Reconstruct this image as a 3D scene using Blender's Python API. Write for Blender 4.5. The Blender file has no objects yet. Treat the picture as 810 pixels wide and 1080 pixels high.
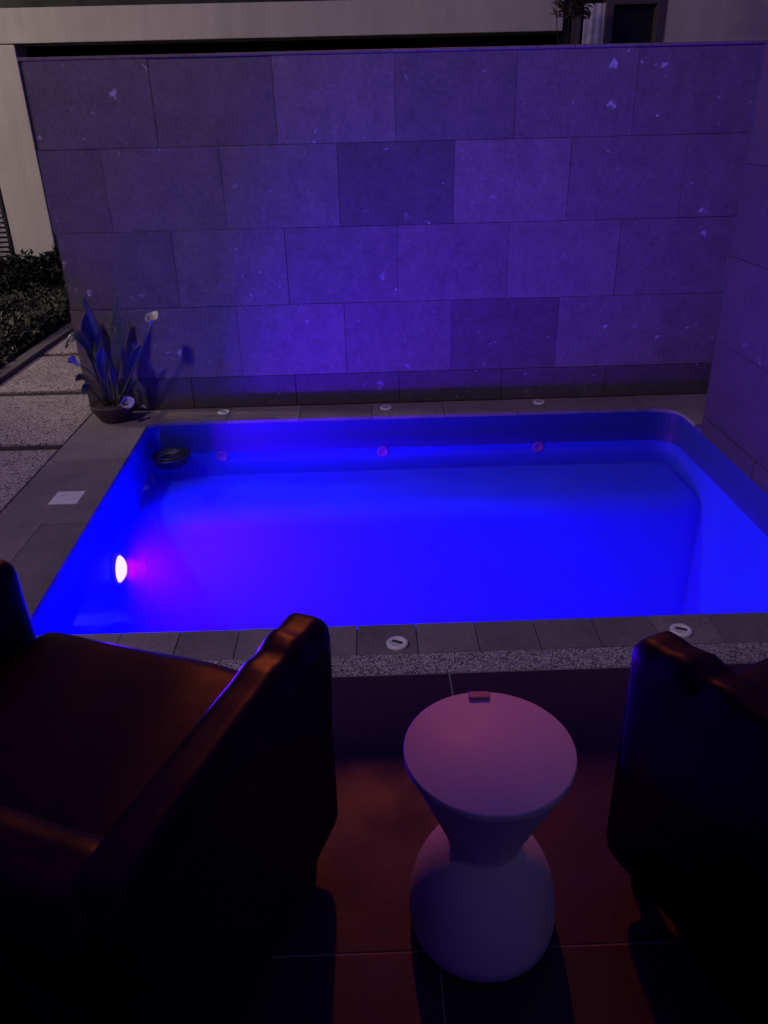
import bpy, bmesh, math, random
from mathutils import Vector, Matrix, noise
R = math.radians
scn = bpy.context.scene
col = scn.collection
random.seed(7)

# ------------------------------------------------------------------ camera
cam_d = bpy.data.cameras.new('camera'); cam = bpy.data.objects.new('camera', cam_d); col.objects.link(cam)
cam_d.sensor_fit = 'VERTICAL'; cam_d.sensor_height = 24.0; cam_d.lens = 24.0 * 817.44 / 1080.0
cam_d.clip_start = 0.05; cam_d.clip_end = 500
A = Vector((0.99945896, -0.0242578, -0.02221133))
B = Vector((0.03074061, 0.44880463, 0.89310101))
Cc = Vector((0.01169612, 0.8933006, -0.44930751))
m = Matrix((A, B, -Cc)).transposed().to_4x4(); m.translation = Vector((0, 0, 1.474))
cam.matrix_world = m
scn.camera = cam

# ------------------------------------------------------------------ world, exposure
w = bpy.data.worlds.new('World'); scn.world = w; w.use_nodes = True
nt = w.node_tree
bg = nt.nodes['Background']
sky = nt.nodes.new('ShaderNodeTexSky'); sky.sky_type = 'NISHITA'; sky.sun_disc = False
sky.sun_elevation = R(-6); sky.sun_rotation = R(200)
bg.inputs['Strength'].default_value = 0.05
nt.links.new(sky.outputs[0], bg.inputs['Color'])
glow = nt.nodes.new('ShaderNodeBackground'); glow.inputs['Color'].default_value = (.12, .045, 1, 1); glow.inputs['Strength'].default_value = .20   # deep blue night sky
ad = nt.nodes.new('ShaderNodeAddShader')
nt.links.new(bg.outputs[0], ad.inputs[0]); nt.links.new(glow.outputs[0], ad.inputs[1]); nt.links.new(ad.outputs[0], nt.nodes['World Output'].inputs['Surface'])
scn.view_settings.view_transform = 'Standard'; scn.view_settings.look = 'None'
scn.view_settings.exposure = 0; scn.view_settings.gamma = 1
scn.view_settings.use_curve_mapping = False
cy = scn.cycles
cy.use_denoising = True
cy.max_bounces = 10; cy.diffuse_bounces = 6; cy.glossy_bounces = 4; cy.transparent_max_bounces = 12; cy.volume_bounces = 4
cy.sample_clamp_indirect = 6

P_POOL = 210.0        # the blue lamp under water
P_GLOW = 15         # its magenta part
P_STREET = 1800.0    # sodium street lamp beyond the house
P_GARDEN = 410.0      # garden lamp post beside the path

# ------------------------------------------------------------------ helpers
def mat(name, color=(.5, .5, .5), rough=.6, spec=.5, metal=0.0):
    M = bpy.data.materials.new(name); M.use_nodes = True
    b = M.node_tree.nodes['Principled BSDF']
    b.inputs['Base Color'].default_value = (*color, 1); b.inputs['Roughness'].default_value = rough
    b.inputs['Specular IOR Level'].default_value = spec; b.inputs['Metallic'].default_value = metal
    return M
class NT:
    def __init__(s, M):
        s.t = M.node_tree; s.n = s.t.nodes; s.b = s.n['Principled BSDF']
        s.co = s.n.new('ShaderNodeTexCoord').outputs['Object']
    def node(s, typ, **kw):
        n = s.n.new(typ)
        for k, v in kw.items(): setattr(n, k, v)
        return n
    def link(s, a, b): s.t.links.new(a, b)
    def noise(s, scale, detail=4, rough=.55, co=None):
        n = s.node('ShaderNodeTexNoise'); n.inputs['Scale'].default_value = scale
        n.inputs['Detail'].default_value = detail; n.inputs['Roughness'].default_value = rough
        s.link(co or s.co, n.inputs['Vector']); return n.outputs['Fac']
    def ramp(s, fac, stops):
        n = s.node('ShaderNodeValToRGB'); e = n.color_ramp.elements
        while len(e) < len(stops): e.new(.5)
        for q, (p, c) in zip(e, stops):
            q.position = p; q.color = (*c, 1) if len(c) == 3 else c
        s.link(fac, n.inputs['Fac']); return n.outputs['Color']
    def mix(s, fac, a, b, mode='MIX'):
        n = s.node('ShaderNodeMix'); n.data_type = 'RGBA'; n.blend_type = mode
        for sock, v in ((n.inputs[0], fac), (n.inputs[6], a), (n.inputs[7], b)):
            if hasattr(v, 'links') or isinstance(v, bpy.types.NodeSocket): s.link(v, sock)
            elif isinstance(v, tuple): sock.default_value = (*v, 1) if len(v) == 3 else v
            else: sock.default_value = v
        return n.outputs[2]
    def bump(s, h, strength=.3, dist=.01, prev=None):
        n = s.node('ShaderNodeBump'); n.inputs['Strength'].default_value = strength
        n.inputs['Distance'].default_value = dist; s.link(h, n.inputs['Height'])
        if prev is not None: s.link(prev, n.inputs['Normal'])
        s.link(n.outputs[0], s.b.inputs['Normal']); return n.outputs[0]
    def attr(s, name):
        n = s.node('ShaderNodeAttribute'); n.attribute_name = name; return n.outputs
    def color(s, o): s.link(o, s.b.inputs['Base Color'])
    def rough(s, o): s.link(o, s.b.inputs['Roughness'])

def obj(name, bm, M, parent=None, smooth=False, bevel=0, seg=2):
    me = bpy.data.meshes.new(name); bm.normal_update(); bm.to_mesh(me); bm.free()
    for mm in (M if isinstance(M, (list, tuple)) else [M]): me.materials.append(mm)
    if smooth:
        for p in me.polygons: p.use_smooth = True
    o = bpy.data.objects.new(name, me); col.objects.link(o)
    if parent is not None: o.parent = parent
    if bevel:
        b = o.modifiers.new('bevel', 'BEVEL'); b.width = bevel; b.segments = seg; b.limit_method = 'ANGLE'; b.angle_limit = R(40)
    return o
def tag(o, label=None, cat=None, group=None, kind=None):
    if label: o['label'] = label
    if cat: o['category'] = cat
    if group: o['group'] = group
    if kind: o['kind'] = kind
    return o
def empty(name, loc, rz=0):
    o = bpy.data.objects.new(name, None); col.objects.link(o); o.empty_display_size = .1
    o.location = loc; o.rotation_euler.z = rz; return o
def children(o): return [c for c in bpy.data.objects if c.parent == o]
def copy_tree(o, parent=None):
    c = o.copy(); col.objects.link(c); c.parent = parent
    for ch in children(o): copy_tree(ch, c)
    return c
def box(bm, x0, x1, y0, y1, z0, z1):
    v = [bm.verts.new(p) for p in ((x0,y0,z0),(x1,y0,z0),(x1,y1,z0),(x0,y1,z0),(x0,y0,z1),(x1,y0,z1),(x1,y1,z1),(x0,y1,z1))]
    return [bm.faces.new([v[i] for i in f]) for f in ((3,2,1,0),(4,5,6,7),(0,1,5,4),(1,2,6,5),(2,3,7,6),(3,0,4,7))]
def prism(bm, poly, z0, z1):
    n = len(poly)
    lo = [bm.verts.new((x, y, z0)) for x, y in poly]; hi = [bm.verts.new((x, y, z1)) for x, y in poly]
    fs = [bm.faces.new(hi), bm.faces.new(lo[::-1])]
    for i in range(n):
        j = (i+1) % n; fs.append(bm.faces.new((lo[i], lo[j], hi[j], hi[i])))
    return fs
def lathe(bm, prof, n=64, c=(0,0,0), caps=True):
    rings = []
    for r, z in prof:
        rings.append([bm.verts.new((c[0]+r*math.cos(2*math.pi*i/n), c[1]+r*math.sin(2*math.pi*i/n), c[2]+z)) for i in range(n)])
    for a, b in zip(rings, rings[1:]):
        for i in range(n):
            j = (i+1) % n; bm.faces.new((a[i], a[j], b[j], b[i]))
    if caps:
        bm.faces.new(rings[0][::-1]); bm.faces.new(rings[-1])
def tube(bm, pts, rad, n=8):
    pts = [Vector(p) for p in pts]; rings = []
    for i, p in enumerate(pts):
        d = (pts[min(i+1, len(pts)-1)] - pts[max(i-1, 0)]).normalized()
        u = d.orthogonal().normalized(); v = d.cross(u)
        r = rad[i] if isinstance(rad, (list, tuple)) else rad
        rings.append([bm.verts.new(p + r*(u*math.cos(2*math.pi*k/n) + v*math.sin(2*math.pi*k/n))) for k in range(n)])
    for a, b in zip(rings, rings[1:]):
        for i in range(n):
            j = (i+1) % n; bm.faces.new((a[i], a[j], b[j], b[i]))
    bm.faces.new(rings[0][::-1]); bm.faces.new(rings[-1])
def rbox(sx, sy, sz, r, cuts=14, crown=0.0, wr=0.0, wscale=9.0, seed=0, front_r=None, shape=None):
    """soft rounded block, centred in x/y, standing on z=0"""
    bm = bmesh.new(); bmesh.ops.create_cube(bm, size=2)
    bmesh.ops.subdivide_edges(bm, edges=bm.edges[:], cuts=cuts, use_grid_fill=True)
    hx, hy, hz = sx/2, sy/2, sz/2
    for v in bm.verts:
        p = Vector((v.co.x*hx, v.co.y*hy, v.co.z*hz))
        # push vertices towards the edges so that the rounding is well resolved
        q = Vector([math.copysign(min(abs(c), h), c) for c, h in zip(p, (hx, hy, hz))])
        inn = Vector([max(-h+r, min(h-r, c)) for c, h in zip(q, (hx, hy, hz))])
        d = q - inn
        if d.length > 1e-9: q = inn + d.normalized()*r if max(abs(c) for c in v.co) > .999 else q
        if crown and v.co.z > .5: q.z += crown*(1-v.co.x**4)*(1-v.co.y**4)
        if shape: q = shape(q, v.co)
        if wr:
            n = noise.noise(Vector((q.x*wscale+seed, q.y*wscale*.6, q.z*wscale)))
            q += wr*n*Vector((v.co.x*.4, v.co.y*.4, v.co.z))
        v.co = Vector((q.x, q.y, q.z+hz))
    return bm

# ------------------------------------------------------------------ materials
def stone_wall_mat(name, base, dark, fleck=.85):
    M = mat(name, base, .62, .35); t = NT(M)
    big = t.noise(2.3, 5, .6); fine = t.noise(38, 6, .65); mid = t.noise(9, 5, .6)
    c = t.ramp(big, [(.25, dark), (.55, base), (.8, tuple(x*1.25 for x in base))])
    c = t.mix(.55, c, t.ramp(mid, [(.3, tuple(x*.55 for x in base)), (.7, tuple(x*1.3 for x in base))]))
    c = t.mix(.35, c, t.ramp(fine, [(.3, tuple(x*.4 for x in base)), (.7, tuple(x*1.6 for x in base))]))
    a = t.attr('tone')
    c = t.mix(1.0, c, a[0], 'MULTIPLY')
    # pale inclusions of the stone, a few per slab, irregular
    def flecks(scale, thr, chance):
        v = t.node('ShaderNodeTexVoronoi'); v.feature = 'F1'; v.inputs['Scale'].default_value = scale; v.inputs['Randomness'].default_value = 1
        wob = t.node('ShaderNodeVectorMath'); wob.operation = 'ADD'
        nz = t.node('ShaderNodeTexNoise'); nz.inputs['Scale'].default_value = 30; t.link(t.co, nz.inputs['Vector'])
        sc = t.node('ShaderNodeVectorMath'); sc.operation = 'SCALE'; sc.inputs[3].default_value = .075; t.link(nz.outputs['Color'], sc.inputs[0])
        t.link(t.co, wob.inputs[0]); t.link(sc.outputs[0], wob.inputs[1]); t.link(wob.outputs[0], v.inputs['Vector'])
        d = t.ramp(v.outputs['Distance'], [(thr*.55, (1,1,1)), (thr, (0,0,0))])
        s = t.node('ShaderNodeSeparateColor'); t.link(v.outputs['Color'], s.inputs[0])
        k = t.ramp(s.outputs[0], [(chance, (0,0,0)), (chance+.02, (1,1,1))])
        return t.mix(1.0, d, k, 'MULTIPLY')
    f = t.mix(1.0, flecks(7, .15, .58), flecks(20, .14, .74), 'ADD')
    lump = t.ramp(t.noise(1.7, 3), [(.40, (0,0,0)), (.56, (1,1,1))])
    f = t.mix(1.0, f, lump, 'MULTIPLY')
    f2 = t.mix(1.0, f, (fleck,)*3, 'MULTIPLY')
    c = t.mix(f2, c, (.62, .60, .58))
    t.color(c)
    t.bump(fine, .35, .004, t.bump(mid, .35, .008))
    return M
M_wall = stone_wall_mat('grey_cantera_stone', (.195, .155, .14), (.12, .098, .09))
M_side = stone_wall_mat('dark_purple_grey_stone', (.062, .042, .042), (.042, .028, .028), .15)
M_base = stone_wall_mat('dark_base_stone', (.10, .085, .08), (.07, .06, .056))  # base course, darker than the stone above
M_grout = mat('dark_grout', (.085, .08, .085), .9)

def slab_mat(name, base, var=.35, rough=.55, bumps=.25):
    M = mat(name, base, rough, .4); t = NT(M)
    c = t.ramp(t.noise(4, 5), [(.25, tuple(x*(1-var) for x in base)), (.75, tuple(x*(1+var) for x in base))])
    f = t.noise(45, 5, .65)
    c = t.mix(.4, c, t.ramp(f, [(.3, tuple(x*.5 for x in base)), (.7, tuple(x*1.5 for x in base))]))
    c = t.mix(1.0, c, t.attr('tone')[0], 'MULTIPLY')
    t.color(c); t.bump(f, bumps, .003)
    t.rough(t.ramp(t.noise(6, 4), [(.3, (rough-.12,)*3), (.7, (rough+.12,)*3)]))
    return M
M_coping = slab_mat('brown_grey_coping_stone', (.21, .178, .17))
M_floor = slab_mat('reddish_brown_terrace_tile', (.034, .0125, .022), .30, .5, .15)
M_floorgrout = mat('beige_tile_grout', (.26, .21, .18), .9)

def aggregate(name, cols, scale, bump=.6):
    M = mat(name, cols[0], .8, .3); t = NT(M)
    v = t.node('ShaderNodeTexVoronoi'); v.inputs['Scale'].default_value = scale; t.link(t.co, v.inputs['Vector'])
    s = t.node('ShaderNodeSeparateColor'); t.link(v.outputs['Color'], s.inputs[0])
    n = len(cols)
    c = t.ramp(s.outputs[0], [((i+.5)/n, k) for i, k in enumerate(cols)])
    c = t.mix(.35, c, t.ramp(t.noise(3, 4), [(.3, tuple(x*.6 for x in cols[1])), (.7, tuple(x*1.2 for x in cols[1]))]))
    gap = t.ramp(v.outputs['Distance'], [(.45, (1,1,1)), (.75, (.25,.25,.25))])
    t.color(t.mix(1.0, c, gap, 'MULTIPLY'))
    inv = t.ramp(v.outputs['Distance'], [(0, (1,1,1)), (.8, (0,0,0))])
    t.bump(inv, bump, .004)
    return M
M_gravel = aggregate('black_and_white_pebble_wash', [(.12,.11,.12), (.30,.28,.28), (.74,.70,.68), (.50,.47,.46), (.82,.78,.76), (.08,.075,.08), (.6,.56,.55)], 210)
M_path = aggregate('tan_exposed_aggregate', [(.36,.30,.26), (.58,.49,.43), (.46,.39,.34), (.66,.56,.49), (.28,.23,.20)], 95)
M_soil = slab_mat('dark_soil', (.035, .028, .022), .4, .9, .8)
M_ground = slab_mat('dark_lawn_soil', (.05, .055, .03), .4, .95, .8)
M_kerb = slab_mat('grey_kerb', (.12, .11, .10), .3, .8)

def plaster(name, base):
    M = mat(name, base, .85, .2); t = NT(M)
    c = t.ramp(t.noise(1.1, 6, .65), [(.3, tuple(x*.8 for x in base)), (.7, tuple(min(1, x*1.08) for x in base))])
    st = t.node('ShaderNodeMapping'); st.inputs['Scale'].default_value = (5, 5, .5); t.link(t.co, st.inputs['Vector'])
    c = t.mix(.25, c, t.ramp(t.noise(1.5, 5, .6, st.outputs[0]), [(.35, tuple(x*.55 for x in base)), (.65, base)]))
    t.color(c); t.bump(t.noise(60, 4), .2, .003)
    return M
M_plaster = plaster('beige_painted_plaster', (.56, .51, .45))
M_darkwood = slab_mat('dark_brown_timber', (.035, .022, .018), .4, .55)
M_frame = mat('brown_purple_window_frame', (.09, .07, .07), .5)
M_pane = mat('black_window_glass', (.014, .017, .016), .3, .2)
M_curtain = mat('white_curtain_strip', (.62, .60, .60), .9); t = NT(M_curtain); t.bump(t.noise(14, 3), .4, .01)
M_louver = plaster('grey_louvre', (.34, .32, .28))

# pool
M_tile = mat('blue_pool_tile', (.02, .06, .72), .6, .2); t = NT(M_tile)
t.color(t.ramp(t.noise(3, 5), [(.3, (.015, .045, .64)), (.7, (.022, .065, .74))])); t.bump(t.noise(40, 4), .1, .003)
M_inlet = mat('lamp_tinted_plastic', (.20, .06, .30), .6)  # white fittings; the lamp's purple light is put into their colour
M_band = mat('deep_blue_waterline_tile', (.02, .03, .22), .45, .4)
M_water = bpy.data.materials.new('pool_water'); M_water.use_nodes = True
n = M_water.node_tree.nodes; L = M_water.node_tree.links; n.clear()
out = n.new('ShaderNodeOutputMaterial'); mx = n.new('ShaderNodeMixShader'); tr = n.new('ShaderNodeBsdfTransparent'); gl = n.new('ShaderNodeBsdfGlossy')
fr = n.new('ShaderNodeFresnel'); fr.inputs['IOR'].default_value = 1.333
geo = n.new('ShaderNodeNewGeometry'); inv = n.new('ShaderNodeMath'); inv.operation = 'SUBTRACT'; inv.inputs[0].default_value = 1
mul = n.new('ShaderNodeMath'); mul.operation = 'MULTIPLY'
L.new(geo.outputs['Backfacing'], inv.inputs[1]); L.new(fr.outputs[0], mul.inputs[0]); L.new(inv.outputs[0], mul.inputs[1])
gl.inputs['Roughness'].default_value = .04
bp = n.new('ShaderNodeBump'); bp.inputs['Strength'].default_value = .12; bp.inputs['Distance'].default_value = .01
tc = n.new('ShaderNodeTexCoord'); nz = n.new('ShaderNodeTexNoise'); nz.inputs['Scale'].default_value = 5; nz.inputs['Detail'].default_value = 2
L.new(tc.outputs['Object'], nz.inputs['Vector']); L.new(nz.outputs['Fac'], bp.inputs['Height']); L.new(bp.outputs[0], gl.inputs['Normal'])
L.new(mul.outputs[0], mx.inputs[0]); L.new(tr.outputs[0], mx.inputs[1]); L.new(gl.outputs[0], mx.inputs[2]); L.new(mx.outputs[0], out.inputs['Surface'])
vs = n.new('ShaderNodeVolumeScatter'); vs.inputs['Color'].default_value = (.05, .02, 1, 1); vs.inputs['Density'].default_value = .75; vs.inputs['Anisotropy'].default_value = .2
L.new(vs.outputs[0], out.inputs['Volume'])

M_white = mat('white_plastic', (.78, .77, .75), .38, .5); t = NT(M_white)
t.color(t.ramp(t.noise(5, 5), [(.3, (.70, .69, .67)), (.7, (.80, .79, .77))])); t.bump(t.noise(90, 3), .04, .002)
M_stool = mat('matt_white_stool', (.74, .73, .72), .5, .25); t = NT(M_stool)
t.color(t.ramp(t.noise(6, 6), [(.3, (.68, .67, .66)), (.7, (.77, .76, .75))])); t.rough(t.ramp(t.noise(9, 5), [(.3, (.46,)*3), (.7, (.66,)*3)]))
M_copper = mat('tan_pink_plastic', (.50, .33, .30), .5, .4, .0)
M_darkpl = mat('dark_plastic', (.02, .02, .022), .4)
M_steel = mat('dark_grey_steel', (.16, .16, .165), .4, .5, .7)
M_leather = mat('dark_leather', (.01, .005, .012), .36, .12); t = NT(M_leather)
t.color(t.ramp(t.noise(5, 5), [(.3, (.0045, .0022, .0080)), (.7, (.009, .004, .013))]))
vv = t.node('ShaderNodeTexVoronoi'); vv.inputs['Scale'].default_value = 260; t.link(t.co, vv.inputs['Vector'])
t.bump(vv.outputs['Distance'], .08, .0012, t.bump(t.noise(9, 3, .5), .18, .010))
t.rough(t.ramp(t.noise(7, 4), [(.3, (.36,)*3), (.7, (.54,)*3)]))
M_legwood = slab_mat('dark_wood_leg', (.03, .02, .015), .3, .4)
M_pot = slab_mat('dark_clay_pot', (.07, .045, .04), .3, .55)
def leafmat(name, a, b, rough=.4):
    M = mat(name, a, rough, .5); t = NT(M)
    c = t.ramp(t.noise(14, 4), [(.3, a), (.7, b)])
    c = t.mix(1.0, c, t.attr('tone')[0], 'MULTIPLY'); t.color(c)
    return M
M_leaf = leafmat('glossy_dark_leaf', (.055, .068, .052), (.11, .12, .10), .35)
M_palm = leafmat('hedge_leaf', (.012, .020, .009), (.028, .036, .017), .6)
M_vari = leafmat('variegated_leaf', (.024, .034, .016), (.085, .085, .045), .6)
M_twig = leafmat('dry_brown_leaf', (.07, .042, .034), (.15, .09, .07), .6)
M_petal = mat('white_petal', (.50, .50, .46), .6)
M_yellow = mat('yellow_spadix', (.6, .45, .08), .6)

def emis(name, c, s):
    M = bpy.data.materials.new(name); M.use_nodes = True
    b = M.node_tree.nodes['Principled BSDF']; b.inputs['Base Color'].default_value = (.5, .5, .5, 1)
    b.inputs['Emission Color'].default_value = (*c, 1); b.inputs['Emission Strength'].default_value = s
    return M
M_lens = emis('lit_pool_lamp_lens', (1, .58, .92), 1.6)
M_bulbw = emis('lit_neutral_lamp_glass', (1, .86, .72), 6)
M_bulbo = emis('lit_sodium_lamp_glass', (1, .36, .10), 20)

def tones(o, lo=.8, hi=1.15, fn=None):
    """one random tone per slab (every piece keeps its own shade of stone)"""
    me = o.data
    at = me.color_attributes.new('tone', 'FLOAT_COLOR', 'CORNER')
    par = list(range(len(me.vertices)))
    def f(x):
        while par[x] != x: par[x] = par[par[x]]; x = par[x]
        return x
    for e in me.edges:
        a, b = f(e.vertices[0]), f(e.vertices[1])
        if a != b: par[a] = b
    tn = {}; cen = {}; cnt = {}
    if fn:
        for v in me.vertices:
            k = f(v.index); cen[k] = cen.get(k, Vector((0, 0, 0))) + v.co; cnt[k] = cnt.get(k, 0) + 1
    for p in me.polygons:
        k = f(p.vertices[0])
        if k not in tn: tn[k] = fn(cen[k]/cnt[k]) if fn else random.uniform(lo, hi)
        for li in p.loop_indices: at.data[li].color = (tn[k],)*3 + (1,)

# ------------------------------------------------------------------ ground and paving
Y_F, Y_N, X_R = 4.13, 2.11, 1.72          # pool: far, near, right edge
def xl(y): return -1.175 - (y-Y_N)/(Y_F-Y_N)*.075
WALL_Y = 4.36
def pool_outline(inset=0.0, seg=8):
    """counter-clockwise, rounded corners"""
    cs = [((xl(Y_N), Y_N), .07), ((X_R, Y_N), .16), ((X_R, Y_F), .17), ((xl(Y_F), Y_F), .05)]
    pts = []
    for i, (c, r) in enumerate(cs):
        c = Vector(c); p = Vector(cs[i-1][0]); nx = Vector(cs[(i+1) % 4][0])
        a = (p-c).normalized(); b = (nx-c).normalized()
        s = c + a*r; e = c + b*r
        for k in range(seg+1):
            u = k/seg
            pts.append((s*(1-u)**2 + c*2*u*(1-u) + e*u**2))
    cen = Vector((.26, 3.12))
    return [tuple(p) for p in pts]
outline = pool_outline()

# terrain ring with the pool cut out of it
bm = bmesh.new()
E = 90; hole = [(-1.5, 1.9), (1.86, 1.9), (1.86, 4.5), (-1.5, 4.5)]; outr = [(-E, -E), (E, -E), (E, E), (-E, E)]
vo = [bm.verts.new((*p, -.06)) for p in outr]; vi = [bm.verts.new((*p, -.06)) for p in hole]
for i in range(4): bm.faces.new((vo[i], vo[(i+1) % 4], vi[(i+1) % 4], vi[i]))
g = obj('ground', bm, M_ground); tag(g, kind='structure'); tones(g, 1, 1)

# coping slabs
bm = bmesh.new(); gp = .0022
def slab(poly, z0=-.020, z1=0.0):
    c = sum((Vector(p) for p in poly), Vector((0, 0)))/len(poly)
    q = []
    for p in poly:
        d = Vector(p)-c; q.append(tuple(c + d*(1-gp/max(d.length, .01)*.8)))
    prism(bm, q, z0 + random.uniform(-.001, 0), z1 + random.uniform(-.0012, .0006))
# far strip
xs = [-1.62, -1.22, -.82, -.41, 0.0, .41, .82, 1.2, 1.55]
yb = WALL_Y - .004
for a, b in zip(xs[1:], xs[2:]): slab([(a, Y_F), (b, Y_F), (b, yb), (a, yb)])
# far right corner following the rounding
arc = [p for p in outline if p[0] > 1.5 and p[1] > 3.9]
slab([(1.55, yb), (1.55, Y_F)] + arc[::-1][1:] + [(X_R, 3.86), (1.99, 3.86), (1.99, yb)])
# left strip, broad slabs far, split ones near
ys = [4.356, 3.62, 2.915]
slab([(-1.62, 3.62), (xl(3.62), 3.62), (xl(4.08), 4.08)] + [(xl(Y_F)+.05, Y_F), (-1.22, Y_F), (-1.22, yb), (-1.62, yb)])
slab([(-1.62, 2.915), (xl(2.915), 2.915), (xl(3.62), 3.62), (-1.62, 3.62)])
for a, b in ((2.915, 2.24), (2.24, 1.95)):
    if b > 2: 
        slab([(-1.62, b), (-1.40, b), (-1.40, a), (-1.62, a)]); slab([(-1.40, b), (xl(b), b), (xl(a), a), (-1.40, a)])
    else:
        arcn = [p for p in outline if p[0] < -.9 and p[1] < 2.26]
        slab([(-1.62, b), (-1.40, b), (-1.40, a), (-1.62, a)])
        slab([(-1.40, 1.95), (-1.03, 1.95), (-1.03, Y_N)] + arcn[::-1] + [(xl(a), a), (-1.40, a)])
# near strip of short slabs
x = -1.03; k = 0
while x < 1.50:
    nx_ = min(x + .192, 1.55); slab([(x, 1.95), (nx_, 1.95), (nx_, Y_N), (x, Y_N)]); x = nx_
arcr = [p for p in outline if p[0] > 1.5 and p[1] < 2.4]
slab([(1.55, Y_N), (1.55, 1.95), (X_R, 1.95)] + arcr[::-1])
c = obj('coping', bm, M_coping, bevel=.003); tag(c, kind='structure'); tones(c, .78, 1.2)
# bed under the slabs (mortar)
bm = bmesh.new()
box(bm, -1.625, -1.28, 1.951, 4.355, -.055, -.012); box(bm, -1.28, 1.99, 4.16, 4.355, -.055, -.012); box(bm, -1.28, X_R, 1.951, 2.08, -.055, -.012)
tag(obj('mortar_bed', bm, M_grout), kind='structure')

# pebble strip
bm = bmesh.new(); box(bm, -1.62, X_R, 1.852, 1.949, -.05, -.001)
tag(obj('pebble_strip', bm, M_gravel), kind='structure')

# terrace floor: tiles over a light grout bed
bm = bmesh.new(); box(bm, -1.70, 4.0, -3.2, 1.850, -.05, -.0012)
tag(obj('terrace_grout', bm, M_floorgrout), kind='structure')
bm = bmesh.new()
xe = [.207 + .6*i for i in range(-5, 8)]; ye = [1.848] + [.983 - .866*i for i in range(0, 5)]
for a, b in zip(xe, xe[1:]):
    for y1, y0 in zip(ye, ye[1:]):
        sh = 0 if y1 > 1 else .493
        x0, x1 = max(a+sh, -1.70)+.0018, min(b+sh, 4.0)-.0018
        if x1 - x0 < .02: continue
        box(bm, x0, x1, y0+.0018, y1-.0018, -.03, random.uniform(-.0006, .0006))
f = obj('terrace_floor', bm, M_floor, bevel=.0015); tag(f, kind='structure'); tones(f, .9, 1.1)

# path of aggregate slabs with dark gaps
bm = bmesh.new()
yy = [1.03, 1.96, 2.89, 3.82, 4.75, 5.68, 6.61, 7.54, 8.4]
for a, b in zip(yy, yy[1:]): box(bm, -2.42, -1.632, a+.045, b-.045, -.05, -.002 + random.uniform(-.002, .002))
p = obj('path', bm, M_path, bevel=.004); tag(p, kind='structure')
bm = bmesh.new(); box(bm, -2.42, -1.632, .9, 8.5, -.058, -.016); pb = obj('path_bed', bm, M_soil); tag(pb, kind='structure'); tones(pb, 1.3, 1.3)
bm = bmesh.new()
for i in range(9): box(bm, -2.52, -2.425, .9+i*.85, .9+i*.85+.845, -.055, .03 + random.uniform(-.004, .004))
kb = obj('kerb', bm, M_kerb, bevel=.006); tag(kb, kind='structure'); tones(kb, .85, 1.1)
bm = bmesh.new(); bmesh.ops.create_grid(bm, x_segments=40, y_segments=60, size=1)
for v in bm.verts:
    v.co = Vector((-4.53 + v.co.x*2.0, 4.6 + v.co.y*3.9, -.02 + .05*noise.noise(Vector((v.co.x*8, v.co.y*14, 0)))))
s = obj('planting_bed', bm, M_soil, smooth=True); tag(s, kind='structure'); tones(s, 1, 1)

# ------------------------------------------------------------------ pool
pool = empty('swimming_pool', (.26, 3.12, -.9)); tag(pool, 'rectangular sunken pool glowing blue in front of the stone wall', 'pool')
def P(o):
    o.location = -Vector(pool.location); return o
bm = bmesh.new()
ZF, ZL, YL = -1.25, -.30, 3.59
hi = [bm.verts.new((x, y, -.19)) for x, y in outline]; lo = [bm.verts.new((x, y, ZF)) for x, y in outline]
for i in range(len(outline)):
    j = (i+1) % len(outline); bm.faces.new((hi[j], hi[i], lo[i], lo[j]))
bm.faces.new(lo)
P(obj('basin', bm, M_tile, pool, bevel=.09, seg=6, smooth=True))
bm = bmesh.new()
hi = [bm.verts.new((x, y, -.0185)) for x, y in outline]; lo = [bm.verts.new((x, y, -.1905)) for x, y in outline]
for i in range(len(outline)):
    j = (i+1) % len(outline); f_ = bm.faces.new((hi[j], hi[i], lo[i], lo[j]))
    if outline[i][0] < -1.1 and outline[j][0] < -1.1: f_.material_index = 1
P(obj('waterline_band', bm, [M_band, M_tile], pool))
bm = bmesh.new(); box(bm, -1.30, X_R+.03, YL, Y_F+.03, ZF+.002, ZL)
P(obj('ledge', bm, M_tile, pool, bevel=.12, seg=8, smooth=True))
for x in (-.862, .057, .952):
    bm = bmesh.new(); lathe(bm, [(.012, .0), (.03, .0), (.034, .001), (.034, .003), (.022, .0035), (.021, .0025), (.0001, .0025)], 24, caps=False)
    bmesh.ops.rotate(bm, verts=bm.verts, cent=(0,0,0), matrix=Matrix.Rotation(R(90), 3, 'X'))
    bmesh.ops.translate(bm, verts=bm.verts, vec=(x, Y_F-.001, -.215))
    P(obj('return_inlet', bm, M_inlet, pool, smooth=True))
# water body: closed, a little inside the basin
bm = bmesh.new(); cen = Vector((.26, 3.12))
ins = [tuple(Vector(p) + (cen-Vector(p)).normalized()*.002) for p in outline]
prism(bm, ins, ZF+.004, -.125)
tag(obj('water', bm, M_water), kind='structure')

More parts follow.
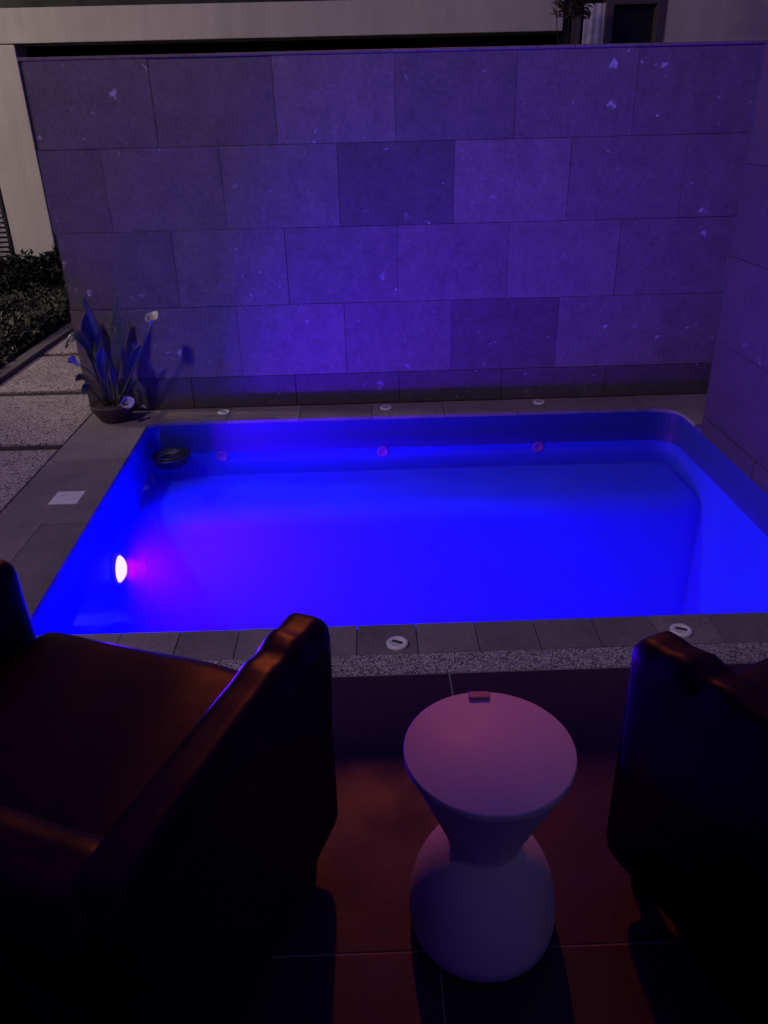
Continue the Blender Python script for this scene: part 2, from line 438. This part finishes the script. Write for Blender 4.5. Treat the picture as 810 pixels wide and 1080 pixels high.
# pool lamp
lampx = xl(3.14)
pl = empty('pool_light', (lampx, 3.14, -.36)); tag(pl, 'glowing round white underwater lamp on the left pool wall', 'pool light')
def disc(prof, M, name):
    bm = bmesh.new(); lathe(bm, prof, 40, caps=False)
    bmesh.ops.rotate(bm, verts=bm.verts, cent=(0,0,0), matrix=Matrix.Rotation(R(90), 3, 'Y'))
    return obj(name, bm, M, pl, smooth=True)
disc([(.074, 0), (.074, .014), (.066, .018), (.063, .016)], M_white, 'rim')
disc([(.063, .014), (.055, .026), (.036, .038), (.018, .043), (.0001, .044)], M_lens, 'lens')
def light(name, typ, loc, energy, c, parent=None, **kw):
    d = bpy.data.lights.new(name, typ); d.energy = energy; d.color = c
    for k, v in kw.items(): setattr(d, k, v)
    o = bpy.data.objects.new(name, d); col.objects.link(o); o.location = loc; o.parent = parent; return o
lo_ = light('blue_lamp_light', 'AREA', (.052, 0, 0), P_POOL, (.045, .0, 1), pl, shape='DISK', size=.10, spread=R(155))
lo_.rotation_euler = (0, R(-90), 0)
lm_ = light('magenta_lamp_light', 'SPOT', (.054, 0, 0), P_GLOW, (1, .0, .5), pl, shadow_soft_size=.03, spot_size=R(125), spot_blend=1.0)
lm_.rotation_euler = (0, R(-90), 0)

# round dark basket in the far left corner
bm = bmesh.new(); lathe(bm, [(.0001, -.045), (.07, -.045), (.09, -.03), (.098, 0), (.108, .006), (.108, .014), (.092, .014), (.086, -.01), (.04, -.03), (.0001, -.03)], 40, caps=False)
sk = empty('skimmer_basket', (-1.115, 3.985, -.150)); tag(sk, 'dark round basket just under the water in the far left corner of the pool', 'skimmer basket')
obj('basket_bowl', bm, M_darkpl, sk, smooth=True)
bm = bmesh.new(); pts = [(.068*math.cos(a), .068*math.sin(a), .012) for a in [i*math.pi/16 for i in range(33)]]
tube(bm, pts, .004, 6); obj('inner_ring', bm, M_steel, sk, smooth=True)
bm = bmesh.new(); tube(bm, [(-.05, -.01, .012), (-.02, .012, .02), (.02, -.008, .02), (.055, .01, .012)], .005, 6); obj('handle', bm, M_steel, sk, smooth=True)

# deck caps
def cap(x, y, label):
    e = empty('deck_cap', (x, y, 0.0)); tag(e, label, 'deck cap', 'white round caps set in the pool coping')
    return e
caps = [(-.85, 4.262, 'white round cap in the far coping nearest the potted plant'), (.082, 4.256, 'middle white round cap of the three below the stone wall'),
        (.969, 4.276, 'white round cap in the far coping nearest the right wall'), (.058, 1.998, 'white round slotted cap in the near coping behind the white stool'),
        (.965, 2.017, 'white round slotted cap in the near coping beyond the right armchair')]
c0 = cap(*caps[0])
bm = bmesh.new(); lathe(bm, [(.0345, .0005), (.035, .006), (.031, .010), (.024, .011), (.022, .0085), (.0001, .0085)], 36, caps=False); obj('cap_body', bm, M_white, c0, smooth=True)
bm = bmesh.new(); box(bm, -.017, .017, -.0035, .0035, .0087, .0125)
bmesh.ops.rotate(bm, verts=bm.verts, cent=(0,0,0), matrix=Matrix.Rotation(R(-25), 3, 'Z')); obj('slot', bm, M_darkpl, c0)
for x, y, lb in caps[1:]:
    c1 = copy_tree(c0); c1.location = (x, y, 0); c1['label'] = lb

# square lid left of the pool
sl = empty('access_cover', (-1.375, 3.165, 0)); tag(sl, 'white square cover plate set flat in the left coping', 'cover plate')
bm = bmesh.new(); box(bm, -.064, .064, -.064, .064, -.002, .005); obj('lid_plate', bm, M_white, sl, bevel=.002)
bm = bmesh.new(); lathe(bm, [(.034, .0052), (.034, .0068), (.031, .0068), (.031, .0052)], 32, caps=False); obj('lid_ring', bm, M_white, sl)

# ------------------------------------------------------------------ stone walls
def tiled_wall(name, x0, x1, zt, thick, joint0, tw, courses, label, MW=None, tone=None):
    """front face looks to -Y at local y=0; courses: list of (z0, z1, shifted)"""
    o = empty(name, (0, 0, 0)); tag(o, label, 'wall')
    bm = bmesh.new(); box(bm, x0+.006, x1-.006, .008, thick, -.05, zt-.016); obj('core', bm, M_grout, o)
    bm = bmesh.new()
    for ci, (z0, z1, sh) in enumerate(courses):
        if ci == 0: continue
        k = math.floor((x0-joint0)/tw)-1
        while True:
            a = joint0 + (k + (.5 if sh else 0))*tw; b = a+tw; k += 1
            if a > x1: break
            a, b = max(a, x0), min(b, x1)
            if b-a < .03: continue
            d = random.uniform(-.0025, .0025)
            box(bm, a+.0009, b-.0009, d, .02, z0+.0009, z1-.0009)
    s = obj('facing', bm, MW or M_wall, o, bevel=.0016); tones(s, .80, 1.14, tone)
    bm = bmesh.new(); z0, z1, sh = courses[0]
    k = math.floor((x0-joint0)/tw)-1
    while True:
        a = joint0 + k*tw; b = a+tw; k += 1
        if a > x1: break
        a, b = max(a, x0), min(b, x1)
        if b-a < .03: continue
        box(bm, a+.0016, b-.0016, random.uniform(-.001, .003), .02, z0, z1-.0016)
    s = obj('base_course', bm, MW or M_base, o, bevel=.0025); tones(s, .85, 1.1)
    bm = bmesh.new(); x = x0-.004
    while x < x1:
        b = min(x+.9, x1+.004); box(bm, x+.001, b-.001, -.006, thick+.006, zt-.015, zt); x = b
    s = obj('cap_slab', bm, MW or M_wall, o, bevel=.003); tones(s, .85, 1.15)
    return o
cs = [(0, .184, 0), (.184, .584, 1), (.584, .984, 0), (.984, 1.384, 1), (1.384, 1.776, 0)]
def slab_tone(c):
    for x, z, k in ((.16, 1.18, .70), (.76, .38, .66), (.16, 1.58, .90), (-1.5, 1.18, .82), (-.14, 1.58, 1.12), (-.74, 1.58, .88), (-1.3, 1.58, .86), (.76, 1.18, 1.2), (-.44, 1.18, 1.05), (.46, .78, .98), (1.36, .38, 1.05), (1.06, .78, 1.12), (-1.04, .78, 1.08)):
        if abs(c[0]-x) < .28 and abs(c[2]-z) < .15: return k
    return random.uniform(.88, 1.12)
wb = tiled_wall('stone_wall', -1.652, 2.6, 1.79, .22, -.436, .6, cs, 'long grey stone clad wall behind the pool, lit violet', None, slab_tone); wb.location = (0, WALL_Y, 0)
cs2 = [(-.9, -.33, 0), (-.33, .07, 1), (.07, .47, 0), (.47, .87, 1), (.87, 1.27, 0), (1.27, 1.776, 1)]
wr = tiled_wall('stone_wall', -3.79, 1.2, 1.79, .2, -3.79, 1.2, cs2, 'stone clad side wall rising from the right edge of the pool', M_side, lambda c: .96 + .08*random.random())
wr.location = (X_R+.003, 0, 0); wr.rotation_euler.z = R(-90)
# the pool side of that wall goes down to the water, so it starts below the coping

# unseen roof slab, added to keep lamp post light off the terrace
bm = bmesh.new(); box(bm, -2.5, 4.6, -3.2, .95, 2.655, 2.80)
tag(obj('light_block_roof', bm, M_plaster, bevel=.006), 'added unseen roof slab shading the terrace', 'roof')
# unseen wall added left of the terrace to block lamp light
bm = bmesh.new(); box(bm, -1.92, -1.74, -3.2, 1.00, -.05, 2.65)
tag(obj('light_block_wall', bm, M_plaster, bevel=.006), 'added unseen wall blocking light at the left end of the terrace', 'wall')

# ------------------------------------------------------------------ house beyond the wall
HY = 8.6
h = empty('house', (0, HY, 0)); tag(h, 'beige house with long lintel beam beyond the stone wall', 'house')
bm = bmesh.new(); box(bm, -3.70, -3.27, 0, .3, -.05, 2.205); obj('pier', bm, M_plaster, h, bevel=.008)
bm = bmesh.new(); box(bm, -9, 1.92, -.02, .32, 2.21, 2.495); obj('beam', bm, M_plaster, h, bevel=.008)
bm = bmesh.new(); box(bm, 2.90, 9, 0, .3, -.05, 3.5); obj('wall', bm, M_plaster, h, bevel=.006)
bm = bmesh.new(); box(bm, -9, -3.72, .12, .3, -.05, 2.205); obj('wall', bm, M_plaster, h, bevel=.006)
bm = bmesh.new(); box(bm, -3.27, 1.92, 1.2, 1.35, -.05, 2.45); box(bm, -3.4, -3.27, .321, 1.2, -.05, 2.42); box(bm, 1.92, 2.02, .05, 1.35, -.05, 3.4); box(bm, -3.5, 2.03, .321, 1.4, 2.40, 2.46); box(bm, 2.022, 2.898, .24, .30, .5, 3.4); obj('recess', bm, M_darkwood, h)
bm = bmesh.new(); box(bm, -9, 1.92, .3, .45, 2.5, 3.9); obj('upper_cladding', bm, M_darkwood, h)
bm = bmesh.new(); box(bm, -9.2, 9.2, -.1, 4.2, 3.9, 4.05); obj('roof', bm, M_plaster, h)
bm = bmesh.new()
for i in range(44): 
    z = .02 + i*.048
    v = [bm.verts.new(p) for p in ((-5.3, .03, z), (-3.76, .03, z), (-3.76, .085, z+.034), (-5.3, .085, z+.034), (-5.3, .03, z-.006), (-3.76, .03, z-.006), (-3.76, .085, z+.028), (-5.3, .085, z+.028))]
    for f_ in ((0,1,2,3), (7,6,5,4), (0,4,5,1), (1,5,6,2), (2,6,7,3), (3,7,4,0)): bm.faces.new([v[q] for q in f_])
lv = obj('louvre_shutter', bm, M_louver, h)
bm = bmesh.new(); box(bm, -3.755, -3.725, .02, .12, -.04, 2.18); obj('frame', bm, M_darkpl, lv)
wn = bpy.data.objects.new('window', None); col.objects.link(wn); wn.parent = h
bm = bmesh.new(); box(bm, 2.02, 2.10, .02, .18, 1.0, 3.3); box(bm, 2.33, 2.40, .0, .18, 1.0, 3.3); box(bm, 2.81, 2.895, -.01, .2, 1.0, 3.3); box(bm, 2.40, 2.81, .0, .18, 2.412, 2.47); box(bm, 2.1, 2.81, .0, .18, .9, 1.0)
obj('window_frame', bm, M_frame, wn, bevel=.004)
bm = bmesh.new(); box(bm, 2.40, 2.81, .09, .10, 1.0, 2.41); box(bm, 2.40, 2.81, .09, .10, 2.47, 3.3); obj('pane', bm, M_pane, wn)
bm = bmesh.new(); bmesh.ops.create_grid(bm, x_segments=16, y_segments=4, size=1)
for v in bm.verts: v.co = Vector((2.225 + v.co.x*.10, .03 + .004*math.sin(v.co.x*9), 1.85 + v.co.y*.58))
obj('curtain', bm, M_curtain, wn, smooth=True)
bm = bmesh.new(); tube(bm, [(2.15, .07, 2.42), (2.30, .07, 2.10), (2.40, .07, 1.9)], .011, 8); obj('stay_bar', bm, M_darkpl, wn)

# ------------------------------------------------------------------ planting
def leaf_quad(bm, p, d, up, l, wd, fold=.25):
    d = d.normalized(); s = d.cross(up); s = s.normalized() if s.length > .01 else Vector((1, 0, 0)); nrm = s.cross(d)
    a = bm.verts.new(p); b = bm.verts.new(p + d*l*.5 + s*wd*.5 + nrm*wd*fold); c = bm.verts.new(p + d*l); e = bm.verts.new(p + d*l*.5 - s*wd*.5 + nrm*wd*fold)
    mid = bm.verts.new(p + d*l*.5)
    bm.faces.new((a, b, mid)); bm.faces.new((b, c, mid)); bm.faces.new((c, e, mid)); bm.faces.new((e, a, mid))
def hedge(name, x0, x1, y0, y1, hgt, n, l, M, label, cat, lo=.45, hi=1.5):
    rnd = random.Random(hash(label) % 1000 if False else len(label))
    e = empty(name, ((x0+x1)/2, (y0+y1)/2, 0)); tag(e, label, cat)
    bm = bmesh.new()
    for i in range(n):
        u, v, t_ = rnd.random(), rnd.random(), rnd.random()
        x = x0+(x1-x0)*u; y = y0+(y1-y0)*v
        hh = hgt*(.55 + .6*noise.noise(Vector((x*2.6, y*2.6, 1))) + .35*noise.noise(Vector((x*7, y*7, 4))))
        edge = min(1, 6*min(u, 1-u), 6*min(v, 1-v)); hh = max(.04, hh*(.45+.55*edge))
        z = hh*(t_**.45)
        d = Vector((rnd.uniform(-1, 1), rnd.uniform(-1, 1), rnd.uniform(-.2, .9)))
        leaf_quad(bm, Vector((x-e.location.x, y-e.location.y, z)), d, Vector((0, 0, 1)), l*rnd.uniform(.6, 1.3), l*rnd.uniform(.35, .6))
    f_ = obj('foliage', bm, M, e); tones(f_, lo, hi)
    bm = bmesh.new()
    for i in range(max(8, n//160)):
        x = rnd.uniform(x0+.05, x1-.05)-e.location.x; y = rnd.uniform(y0+.05, y1-.05)-e.location.y
        tube(bm, [(x, y, -.05), (x+rnd.uniform(-.03, .03), y+rnd.uniform(-.03, .03), hgt*.3), (x+rnd.uniform(-.08, .08), y+rnd.uniform(-.08, .08), hgt*.6)], [.008, .006, .003], 5)
    s_ = obj('stem', bm, M_legwood, e); tones(s_, 1, 1)
    return e
hedge('border_hedge', -3.25, -2.56, 4.9, 7.9, .24, 7000, .065, M_vari, 'low pale leaved border hedge along the path kerb', 'hedge')
hedge('ground_hedge', -5.6, -3.3, 5.2, 7.7, .20, 9000, .07, M_palm, 'dark low hedge at the far left behind the pale border', 'hedge', .4, 1.1)
hedge('shrub', -3.95, -2.9, 7.85, 8.5, .44, 6000, .08, M_palm, 'dark bushy shrub at the foot of the house wall', 'shrub', .4, 1.2)
# overhanging twigs in front of the window of the house
tw = empty('leafy_shrub', (1.80, 7.75, 0)); tag(tw, 'thin shrub with bare reddish twigs rising before the house window', 'shrub')
bm = bmesh.new(); rnd = random.Random(5)
for i in range(5):
    a = rnd.uniform(0, 6.28); tp = Vector((-.08 + .12*math.cos(a), .10*math.sin(a), 2.30 + rnd.uniform(0, .15)))
    tube(bm, [(0, 0, 0), (tp.x*.2, tp.y*.2, 1.2), (tp.x*.6, tp.y*.6, 2.0), tp], [.014, .009, .005, .003], 6)
s_ = obj('stem', bm, M_legwood, tw); tones(s_, 1, 1)
bm = bmesh.new()
for i in range(420):
    leaf_quad(bm, Vector((rnd.uniform(-.12, .14), rnd.uniform(-.12, .12), rnd.uniform(2.24, 2.62))), Vector((rnd.uniform(-1, 1), rnd.uniform(-1, 1), rnd.uniform(-.6, .6))), Vector((0, 0, 1)), .09, .035)
s_ = obj('foliage', bm, M_twig, tw); tones(s_, .6, 1.3)

# potted plant
pp = empty('potted_plant', (-1.455, 4.205, 0.0)); tag(pp, 'leafy plant with white flowers in a dark bowl by the wall end', 'potted plant')
bm = bmesh.new(); lathe(bm, [(.075, 0), (.10, .035), (.122, .085), (.128, .10), (.118, .104), (.108, .088), (.0001, .082)], 40, caps=False); pt_ = obj('pot', bm, M_pot, pp, smooth=True); tones(pt_, 1, 1)
bm = bmesh.new(); bmesh.ops.create_circle(bm, cap_ends=True, radius=.108, segments=24); bmesh.ops.translate(bm, verts=bm.verts, vec=(0, 0, .088)); so = obj('soil', bm, M_soil, pt_); tones(so, 1, 1)
def blade(name, base, ctrl, tip, wd, M, cup=.35, twist=0.0, stalk=.25):
    """lanceolate leaf along a quadratic curve"""
    bm = bmesh.new(); base, ctrl, tip = Vector(base), Vector(ctrl), Vector(tip); N = 14; rows = []
    for i in range(N+1):
        u = i/N; p = base*(1-u)**2 + ctrl*2*u*(1-u) + tip*u*u
        d = ((ctrl-base)*(1-u) + (tip-ctrl)*u).normalized()
        side = Matrix.Rotation(twist, 3, d) @ d.cross(Vector((.15, -1, .2))).normalized(); nr = side.cross(d)
        if u < stalk: hw = .006
        else:
            k = (u-stalk)/(1-stalk); hw = max(.0015, wd*(math.sin(math.pi*k**.75)**.8 if 0 < k < 1 else 0)); hw = max(hw, .006*(1-k))
        wob = .05*wd*math.sin(u*17+wd*90)
        rows.append([bm.verts.new(p + side*hw*s + nr*(abs(s)*hw*cup + (wob if abs(s) == 1 else 0))) for s in (-1, -.5, 0, .5, 1)])
    for a, b in zip(rows, rows[1:]):
        for j in range(4): bm.faces.new((a[j], a[j+1], b[j+1], b[j]))
    o = obj(name, bm, M, pp, smooth=True)
    sm = o.modifiers.new('thick', 'SOLIDIFY'); sm.thickness = .0015
    return o
LV = [((0,0,.08), (.0,.02,.42), (-.045,-.03,.71), .040, .3), ((.02,0,.08), (.05,.02,.42), (.155,-.03,.715), .045, -.3),
      ((-.03,0,.08), (-.10,-.03,.50), (-.02,-.09,.62), .060, .9), ((.03,-.02,.08), (.09,-.05,.36), (.11,-.06,.54), .050, -.6),
      ((-.02,-.02,.08), (-.02,-.10,.66), (-.14,-.15,.45), .052, .5), ((.04,0,.08), (.16,.02,.44), (.24,.03,.40), .055, .7),
      ((0,-.03,.08), (.0,-.12,.36), (.05,-.14,.46), .055, .4), ((-.04,0,.08), (-.12,-.02,.34), (-.15,-.08,.25), .048, -.8),
      ((.05,.0,.08), (.17,-.05,.32), (.21,-.07,.16), .046, .6), ((.0,.03,.08), (.05,.10,.45), (.12,.10,.56), .055, 0), ((-.03,.03,.08), (-.05,.10,.42), (-.06,.10,.58), .055, .3),
      ((.02,-.03,.08), (.08,-.10,.30), (.06,-.14,.36), .046, 1.1), ((-.03,-.03,.08), (-.10,-.10,.30), (-.09,-.16,.20), .044, -.7)]
for b_, c_, t_, wd, tw_ in LV:
    o = blade('leaf', b_, c_, t_, wd*.62, M_leaf, twist=tw_, stalk=.38); tones(o, .6, 1.5)
def flower(base, ctrl, tip, face):
    bm = bmesh.new(); pts = []; base, ctrl, tip = map(Vector, (base, ctrl, tip))
    for i in range(9): u = i/8; pts.append(base*(1-u)**2 + ctrl*2*u*(1-u) + tip*u*u)
    tube(bm, pts, .005, 7); st = obj('flower_stem', bm, M_leaf, pp, smooth=True); tones(st, 1, 1.4)
    bm = bmesh.new(); axis = Vector(face).normalized(); q = axis.to_track_quat('Z', 'Y')
    rings = []
    for r, z in ((.005, -.005), (.010, .02), (.017, .04), (.026, .052), (.033, .055)):
        rings.append([bm.verts.new(tip + q @ Vector((r*math.cos(a), r*math.sin(a), z + r*.7*math.cos(a)**3*(1 if z > .03 else 0)))) for a in [i*2*math.pi/18 for i in range(18)]])
    for a, b in zip(rings, rings[1:]):
        for i in range(18): bm.faces.new((a[i], a[(i+1) % 18], b[(i+1) % 18], b[i]))
    fl = obj('flower', bm, M_petal, pp, smooth=True)
    bm = bmesh.new(); tube(bm, [tip, tip + axis*.05], [.006, .004], 7); obj('spadix', bm, M_yellow, fl, smooth=True)
flower((.02,0,.08), (.20,-.02,.36), (.29,-.04,.535), (.35, -.3, 1))
flower((-.02,0,.08), (-.05,-.03,.30), (-.115,-.07,.335), (-.6, -.3, .8))
flower((.03,-.02,.08), (.05,-.08,.11), (.075,-.09,.115), (.8, -.4, .35))

# ------------------------------------------------------------------ stool table
st = empty('stool', (.194, 1.058, 0)); tag(st, 'white hourglass side stool with pink lit round top between the armchairs', 'stool')
bm = bmesh.new(); lathe(bm, [(.0001, .006), (.140, .0), (.1455, .004), (.148, .03), (.1475, .06), (.143, .095), (.137, .122), (.127, .150), (.112, .180), (.095, .203), (.080, .217), (.0705, .224)], 96, caps=False); obj('lower_body', bm, M_stool, st, smooth=True)
bm = bmesh.new(); lathe(bm, [(.0705, .224), (.0690, .229), (.070, .235), (.108, .331), (.1505, .437)], 96, caps=False); obj('upper_body', bm, M_stool, st, smooth=True)
bm = bmesh.new(); lathe(bm, [(.1505, .437), (.1535, .4385), (.1550, .4415), (.1555, .4535), (.1550, .4562), (.1535, .4575), (.0001, .4575)], 96, caps=False); tp = obj('top', bm, M_stool, st, smooth=True)
bm = bmesh.new(); box(bm, -.021, .021, .130, .150, .4578, .4635); obj('metal_tab', bm, M_copper, tp, bevel=.0025)

# ------------------------------------------------------------------ armchairs
CW, CD = .84, .70
def armchair():
    r_ = empty('armchair', (0, 0, 0))
    for s in (1, -1):
        def shp(q, u, s=s):
            # arm: top slopes gently, nose rounded, slight outward lean, soft folds near the nose
            f_ = (q.y + CD/2)/CD
            q = q.copy(); top = max(0, q.z/.27)
            q.z += .02*(1-f_)*max(0, u.z)
            q.x += s*.012*max(0, u.z)
            if f_ > .55 and u.z > .2: q.z += .006*math.sin(q.y*62+math.sin(q.x*30)*.7)*math.exp(-((f_-.80)/.14)**2)
            return q
        bm = rbox(.105, CD, .56, .038, 26, .012, .004, 8, 3*s, shape=shp)
        bmesh.ops.translate(bm, verts=bm.verts, vec=(s*(CW/2-.0525), 0, .068)); arm = obj('arm', bm, M_leather, r_, smooth=True)
        bm = bmesh.new(); pts = []
        ya, za, rr = CD/2-.006, .545, .05
        for cx_, cz_, a0 in ((ya-rr, .12, -90), (ya-rr, za+.068-rr, 0), (-ya+rr, za+.088-rr, 90), (-ya+rr, .12, 180)):
            for q in range(7):
                an = R(a0 + 15*q); pts.append((s*(CW/2-.016), cx_ + rr*math.cos(an), cz_ + (rr if cz_ > .2 else .045)*math.sin(an)))
        pts.append(pts[0]); tube(bm, pts, .0045, 7); obj('piping', bm, M_leather, arm, smooth=True)
    bm = rbox(CW-.222, CD-.06, .20, .05, 22, .03, .008, 7, 1)
    bmesh.ops.translate(bm, verts=bm.verts, vec=(0, .035, .25)); obj('seat_cushion', bm, M_leather, r_, smooth=True)
    bm = rbox(CW-.218, CD-.05, .16, .02, 10); bmesh.ops.translate(bm, verts=bm.verts, vec=(0, .0, .085)); obj('base', bm, M_leather, r_, smooth=True)
    def bshp(q, u):
        q = q.copy(); q.y += -.05*max(0, (u.z+1)/2) ; q.z += .02*(1-u.x**2)*max(0, u.z); return q
    bm = rbox(CW-.03, .16, .55, .06, 22, 0, .008, 7, 9, shape=bshp)
    bmesh.ops.translate(bm, verts=bm.verts, vec=(0, -CD/2+.095, .09)); obj('backrest', bm, M_leather, r_, smooth=True)
    for sx in (-1, 1):
        for sy in (-1, 1):
            bm = bmesh.new(); lathe(bm, [(.016, 0), (.018, .004), (.024, .09), (.024, .10)], 16, c=(sx*(CW/2-.06), sy*(CD/2-.07), 0)); lg = obj('leg', bm, M_legwood, r_, smooth=True); tones(lg, 1, 1)
    return r_
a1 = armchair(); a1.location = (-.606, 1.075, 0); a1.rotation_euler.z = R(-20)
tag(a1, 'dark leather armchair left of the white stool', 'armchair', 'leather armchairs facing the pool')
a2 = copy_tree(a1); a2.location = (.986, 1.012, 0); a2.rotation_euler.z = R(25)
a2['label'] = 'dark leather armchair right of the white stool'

# ------------------------------------------------------------------ lamps of the place, plus an added facade lamp
gl_ = empty('garden_lamp', (-3.2, .2, 0)); tag(gl_, 'tall garden lamp post left of the terrace', 'lamp post', 'garden lamp posts')
bm = bmesh.new(); lathe(bm, [(.07, -.05), (.07, .05), (.04, .09), (.03, 5.45), (.05, 5.5)], 20); obj('pole', bm, M_steel, gl_, smooth=True)
bm = bmesh.new(); lathe(bm, [(.09, 5.8), (.10, 5.82), (.02, 5.9)], 24); obj('hood', bm, M_steel, gl_, smooth=True)
bm = bmesh.new(); lathe(bm, [(.03, 5.52), (.055, 5.58), (.055, 5.65), (.03, 5.7)], 24); obj('bulb', bm, M_bulbw, gl_, smooth=True)
light('garden_lamp_light', 'POINT', (0, 0, 5.61), P_GARDEN, (1, .79, .76), gl_, shadow_soft_size=.22)
g2 = copy_tree(gl_); g2.location = (-6.3, 4.8, -2.2); g2['label'] = 'added lamp post lighting the house front from beyond the far hedge'  # second post added out of view to brighten the house front
for q in children(g2):
    if q.type == 'LIGHT': 
        q.data = bpy.data.lights.new('facade_fill_light', 'SPOT'); q.data.energy = 2800; q.data.color = (1, .86, .62); q.data.shadow_soft_size = .07
        q.data.spot_size = R(95); q.data.spot_blend = .4
        q.rotation_euler = (Vector((2.0, 8.6, 2.2)) - Vector((-6.3, 4.8, 3.41))).to_track_quat('-Z', 'Y').to_euler()
cl_ = empty('ceiling_lamp', (1.75, -.55, 2.655)); tag(cl_, 'small round ceiling lamp under the added terrace roof', 'ceiling lamp')
bm = bmesh.new(); lathe(bm, [(.0001, 0), (.085, 0), (.085, -.03), (.078, -.034)], 32, caps=False); obj('lamp_base', bm, M_steel, cl_, smooth=True)
bm = bmesh.new(); lathe(bm, [(.078, -.030), (.06, -.045), (.0001, -.05)], 32, caps=False); obj('diffuser', bm, M_bulbw, cl_, smooth=True)
light('ceiling_lamp_light', 'POINT', (0, 0, -.12), 2.4, (1, .9, .85), cl_, shadow_soft_size=.05)
sl_ = empty('street_lamp', (.02, 14.6, 0)); tag(sl_, 'tall street lamp with an orange sodium head behind the house', 'street lamp')
bm = bmesh.new(); tube(bm, [(0, 0, -.05), (0, 0, 7.2), (0, -.1, 7.8), (0, -.5, 7.88)], [.09, .06, .05, .04], 14); obj('pole', bm, M_steel, sl_, smooth=True)
bm = bmesh.new(); box(bm, -.12, .12, -.85, -.40, 7.83, 7.93); obj('lamp_head', bm, M_steel, sl_, bevel=.02)
bm = bmesh.new(); box(bm, -.10, .10, -.83, -.45, 7.80, 7.827); obj('lamp_glass', bm, M_bulbo, sl_)
so_ = light('street_lamp_light', 'SPOT', (0, -.66, 7.70), P_STREET, (1, .17, .035), sl_, shadow_soft_size=.16, spot_size=R(70), spot_blend=.5)
d = Vector((.1, .8, .2)) - Vector((.02, 13.94, 7.70)); so_.rotation_euler = d.to_track_quat('-Z', 'Y').to_euler()
